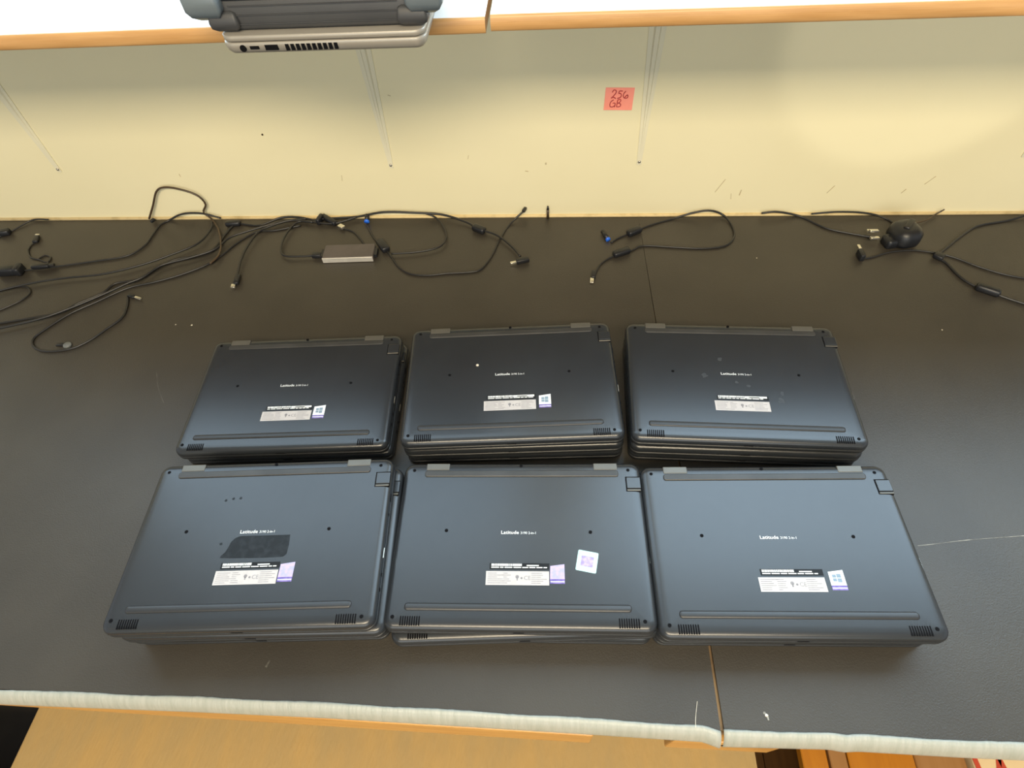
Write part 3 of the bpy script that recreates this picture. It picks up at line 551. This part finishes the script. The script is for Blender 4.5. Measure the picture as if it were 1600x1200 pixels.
t, o = cable(['A'], 'brown_cable_loop', 'brown cable loop standing up against the wall at left', mt='brown')
pbox('plug_tip', t, L(o, -0.822, 0.9400, 0.006), (0.010, 0.006, 0.006), 1.1, 'plug')
t, o = cable(['B'], 'charging_cable', 'thin black cable sweeping left from the foot of the upright loop')
t, o = cable(['C'], 'charging_cable', 'thick black cable running from the wall down to the left edge of the bench')
pbox('ferrite_bead', t, L(o, -0.648, 0.930, 0.0055), (0.030, 0.012, 0.010), 0.1, 'plug', 0.003)
t, o = cable(['D'], 'charging_cable', 'black cable running beside the thick one to the left edge, nearer the laptops')
t, o = cable(['E'], 'coiled_cable', 'black cable ending in a wide loop left of the back left stack')
pbox('connector', t, L(o, -0.7700, 0.7262, 0.0035), (0.015, 0.007, 0.005), -0.36, 'plug'); pbox('metal_tip', t, L(o, -0.7555, 0.7212, 0.0035), (0.015, 0.0045, 0.003), -0.38, 'nickel', 0.0005)
t, o = cable(['F'], 'short_cable', 'small bent cable end at the left edge of the bench')
t, o = cable(['G'], 'curled_cable', 'short curled cable with an upturned metal tip near the left wall')
pbox('connector', t, L(o, -1.0455, 0.885, 0.004), (0.020, 0.010, 0.006), 1.9, 'plug'); pbox('metal_tip', t, L(o, -1.0500, 0.8985, 0.004), (0.004, 0.009, 0.003), 1.5, 'nickel', 0.0005)
t, o = cable(['H'], 'charging_cable', 'thin black cable crossing behind the thick ones toward the left edge')
t, o = cable(['I'], 'short_cable', 'thin cable against the wall in the left corner of the photo')
pbox('connector', t, L(o, -1.125, 0.905, 0.006), (0.022, 0.014, 0.012), 0.3, 'plug', 0.003)
t, o = cable(['J'], 'charging_cable', 'black cable with a metal tip pointing down left of the silver box')
pbox('connector', t, L(o, -0.584, 0.768, 0.0050), (0.009, 0.024, 0.007), 0.12, 'plug'); pbox('metal_tip', t, L(o, -0.5860, 0.7515, 0.0045), (0.0075, 0.009, 0.0035), 0.12, 'nickel', 0.0005)
t = thing('black_plug_block', 'small black plug block at the left edge above the cables', 'plug', (-1.045, 0.787, 0))
pbox('block_body', t, (0, 0, 0.009), (0.040, 0.016, 0.016), 0.1, 'plug', 0.003); pbox('block_collar', t, (0.022, 0.004, 0.009), (0.012, 0.022, 0.017), 0.1, 'plug', 0.003)
t = thing('cable_joiner', 'small dark cable joiner on the thin cables below the curled cable', 'connector', (-0.985, 0.801, 0))
pbox('joiner_body', t, (0, 0, 0.0085), (0.034, 0.010, 0.007), 0.12, 'plug', 0.002); pbox('joiner_sleeve', t, (0.020, 0.003, 0.0085), (0.012, 0.006, 0.005), 0.12, 'cable', 0.001)
# hub
t = thing('silver_hub', 'small flat silver adapter box with cables at both ends', 'adapter', (-0.3880, 0.8390, 0), 0.045, None)
bm = B(); loft(bm, 0.0480, 0.0185, 0.003, [(0.0006, 0.0003), (0, 0.001), (0, 0.0105), (0.001, 0.0120)], 4); obj('casing', bm, M['hub'], t)
bm = B(); box(bm, -0.0478, 0.0478, -0.0200, -0.0184, 0.001, 0.0118); bevel(bm, 0.0005, 1); obj('bright_edge', bm, M['hubedge'], t)
for s in (-1, 1):
    bm = B(); box(bm, s * 0.0505 - 0.003, s * 0.0505 + 0.003, -0.010, 0.010, 0.002, 0.009); obj('end_socket', bm, M['plug'], t)
t, o = cable(['K'], 'hub_cable', 'black cable looping into the left end of the silver box')
pbox('connector', t, L(o, -0.4500, 0.8330, 0.0062), (0.018, 0.010, 0.008), 0.05, 'plug')
t, o = cable(['L'], 'plug_cable', 'black plug with a metal tip near the wall, cabled to the silver box')
pbox('connector', t, L(o, -0.4520, 0.938, 0.0065), (0.042, 0.011, 0.010), -0.62, 'plug', 0.003); pbox('metal_tip', t, L(o, -0.4215, 0.9165, 0.0065), (0.013, 0.009, 0.005), -0.6, 'nickel', 0.0006)
pbox('plug_wing', t, L(o, -0.4700, 0.9375, 0.008), (0.008, 0.022, 0.014), -0.2, 'plug', 0.003)
t, o = cable(['M'], 'barrel_cable', 'long black cable with a blue ringed barrel plug, looping right of the silver box')
bm = B(); cyl(bm, 0.0045, L(o, -0.3745, 0.9460, 0.012), L(o, -0.3742, 0.9350, 0.0065), 12); obj('barrel_plug', bm, M['plug'], t, True)
bm = B(); cyl(bm, 0.0052, L(o, -0.3741, 0.9345, 0.0062), L(o, -0.3740, 0.9312, 0.0055), 12); obj('blue_ring', bm, M['blue'], t, True)
pbox('ferrite_bead', t, L(o, -0.3276, 0.8600, 0.0065), (0.016, 0.034, 0.012), 0.6, 'plug', 0.004)
pbox('plug_tip', t, L(o, -0.0615, 0.9475, 0.0200), (0.006, 0.012, 0.006), -0.4, 'cable')
t, o = cable(['N'], 'laptop_power_cable', 'black cable with a ferrite lump and a metal connector left of the centre wall')
pbox('ferrite_bead', t, L(o, -0.1480, 0.9075, 0.0066), (0.028, 0.014, 0.012), -0.55, 'plug', 0.004)
pbox('connector', t, L(o, -0.0600, 0.8180, 0.0060), (0.024, 0.009, 0.008), 0.3, 'plug'); pbox('metal_tip', t, L(o, -0.0765, 0.8125, 0.0055), (0.012, 0.005, 0.004), 0.3, 'nickel', 0.0005)
t, o = cable(['O'], 'cable_loop', 'thin black cable curving back beneath the power cable')
t = thing('cable_stub', 'tiny black and red cable stub standing against the wall', 'cable', (-0.0162, 0.946, 0))
bm = B(); cyl(bm, 0.0026, (0, 0, 0.001), (0, 0.002, 0.020), 10); obj('stub', bm, M['brown'], t, True)
bm = B(); cyl(bm, 0.0026, (0, 0.002, 0.020), (0, 0.0028, 0.027), 10, 0.0012); obj('pointed_end', bm, M['plug'], t, True)
t, o = cable(['Q'], 'barrel_cable', 'looped black cable with two ferrite lumps and a blue tipped plug below the note')
bm = B(); cyl(bm, 0.0040, L(o, 0.0880, 0.9000, 0.0055), L(o, 0.0965, 0.8800, 0.0042), 12); obj('barrel_plug', bm, M['plug'], t, True)
bm = B(); cyl(bm, 0.0046, L(o, 0.0966, 0.8798, 0.0042), L(o, 0.0978, 0.8765, 0.0042), 12); obj('blue_ring', bm, M['blue'], t, True)
pbox('ferrite_bead', t, L(o, 0.1470, 0.8990, 0.0062), (0.030, 0.014, 0.012), 0.55, 'plug', 0.004); pbox('ferrite_bead', t, L(o, 0.1200, 0.8400, 0.0060), (0.034, 0.013, 0.011), 0.45, 'plug', 0.004)
pbox('connector', t, L(o, 0.0680, 0.7830, 0.0040), (0.008, 0.018, 0.006), -0.15, 'plug'); pbox('metal_tip', t, L(o, 0.0645, 0.7680, 0.0036), (0.0065, 0.012, 0.0035), -0.1, 'nickel', 0.0005)
# mains plug
t, o = cable(['S', 'S2'], 'mains_plug_lead', 'black mains plug with metal pins and its cord, on the bench at right', 'plug', group=None)
bm = B(); loft(bm, 0.0255, 0.0265, 0.020, [(0.006, 0.001), (0.001, 0.005), (0, 0.012), (0.001, 0.024), (0.006, 0.031), (0.014, 0.034)], 8); ob = obj('plug_body', bm, M['plug'], t, True, loc=L(o, 0.622, 0.876, 0)); ob.rotation_euler = (0, 0, 0.25)
bm = B(); loft(bm, 0.012, 0.013, 0.006, [(0.001, 0.0005), (0, 0.002), (0, 0.014), (0.003, 0.017)], 5); ob = obj('plug_neck', bm, M['plug'], t, True, loc=L(o, 0.598, 0.866, 0)); ob.rotation_euler = (0, 0, 0.2)
for dx, dy, h in ((-0.034, 0.010, 0.010), (-0.034, -0.010, 0.010), (-0.036, 0.0, 0.018)):
    bm = B(); box(bm, -0.0085, 0.0085, -0.0031, 0.0031, -0.002, 0.002); bevel(bm, 0.0005, 1); ob = obj('pin', bm, M['nickel'], t, loc=L(o, 0.600 + dx + 0.006, 0.882 + dy, h)); ob.rotation_euler = (0, 0.15, 0.2)
pbox('cord_grip', t, L(o, 0.6225, 0.8790, 0.035), (0.030, 0.010, 0.006), 0.9, 'cable', 0.002)
t, o = cable(['T'], 'charging_cable', 'thin cable with an upright metal tip passing below the black mains plug')
pbox('connector', t, L(o, 0.5370, 0.8300, 0.0075), (0.008, 0.020, 0.013), 0.05, 'plug'); pbox('metal_tip', t, L(o, 0.5365, 0.8450, 0.0120), (0.005, 0.011, 0.004), 0.05, 'nickel', 0.0005)
t, o = cable(['U'], 'ferrite_cable', 'thick black cable with a ferrite lump bending at the right edge of the bench')
pbox('ferrite_bead', t, L(o, 0.7160, 0.7450, 0.0060), (0.036, 0.013, 0.012), -0.55, 'plug', 0.004)
pbox('strap_knot', t, L(o, 0.6690, 0.8290, 0.0055), (0.016, 0.014, 0.008), -0.8, 'plug', 0.002)
t, o = cable(['V'], 'cable_end', 'thin cable end rising to the wall right of the mains plug', mt='brown')
# puck
t = thing('grey_button', 'small grey round button lying inside the looped cable at left', 'button', (-0.8327, 0.6096, 0))
bm = B(); cyl(bm, 0.0075, (0, 0, 0.0003), (0, 0, 0.004), 16, 0.006); obj('button_disc', bm, M['puck'], t, True)
pbox('button_tab', t, (-0.012, 0.001, 0.002), (0.016, 0.006, 0.003), 0.1, 'plug')
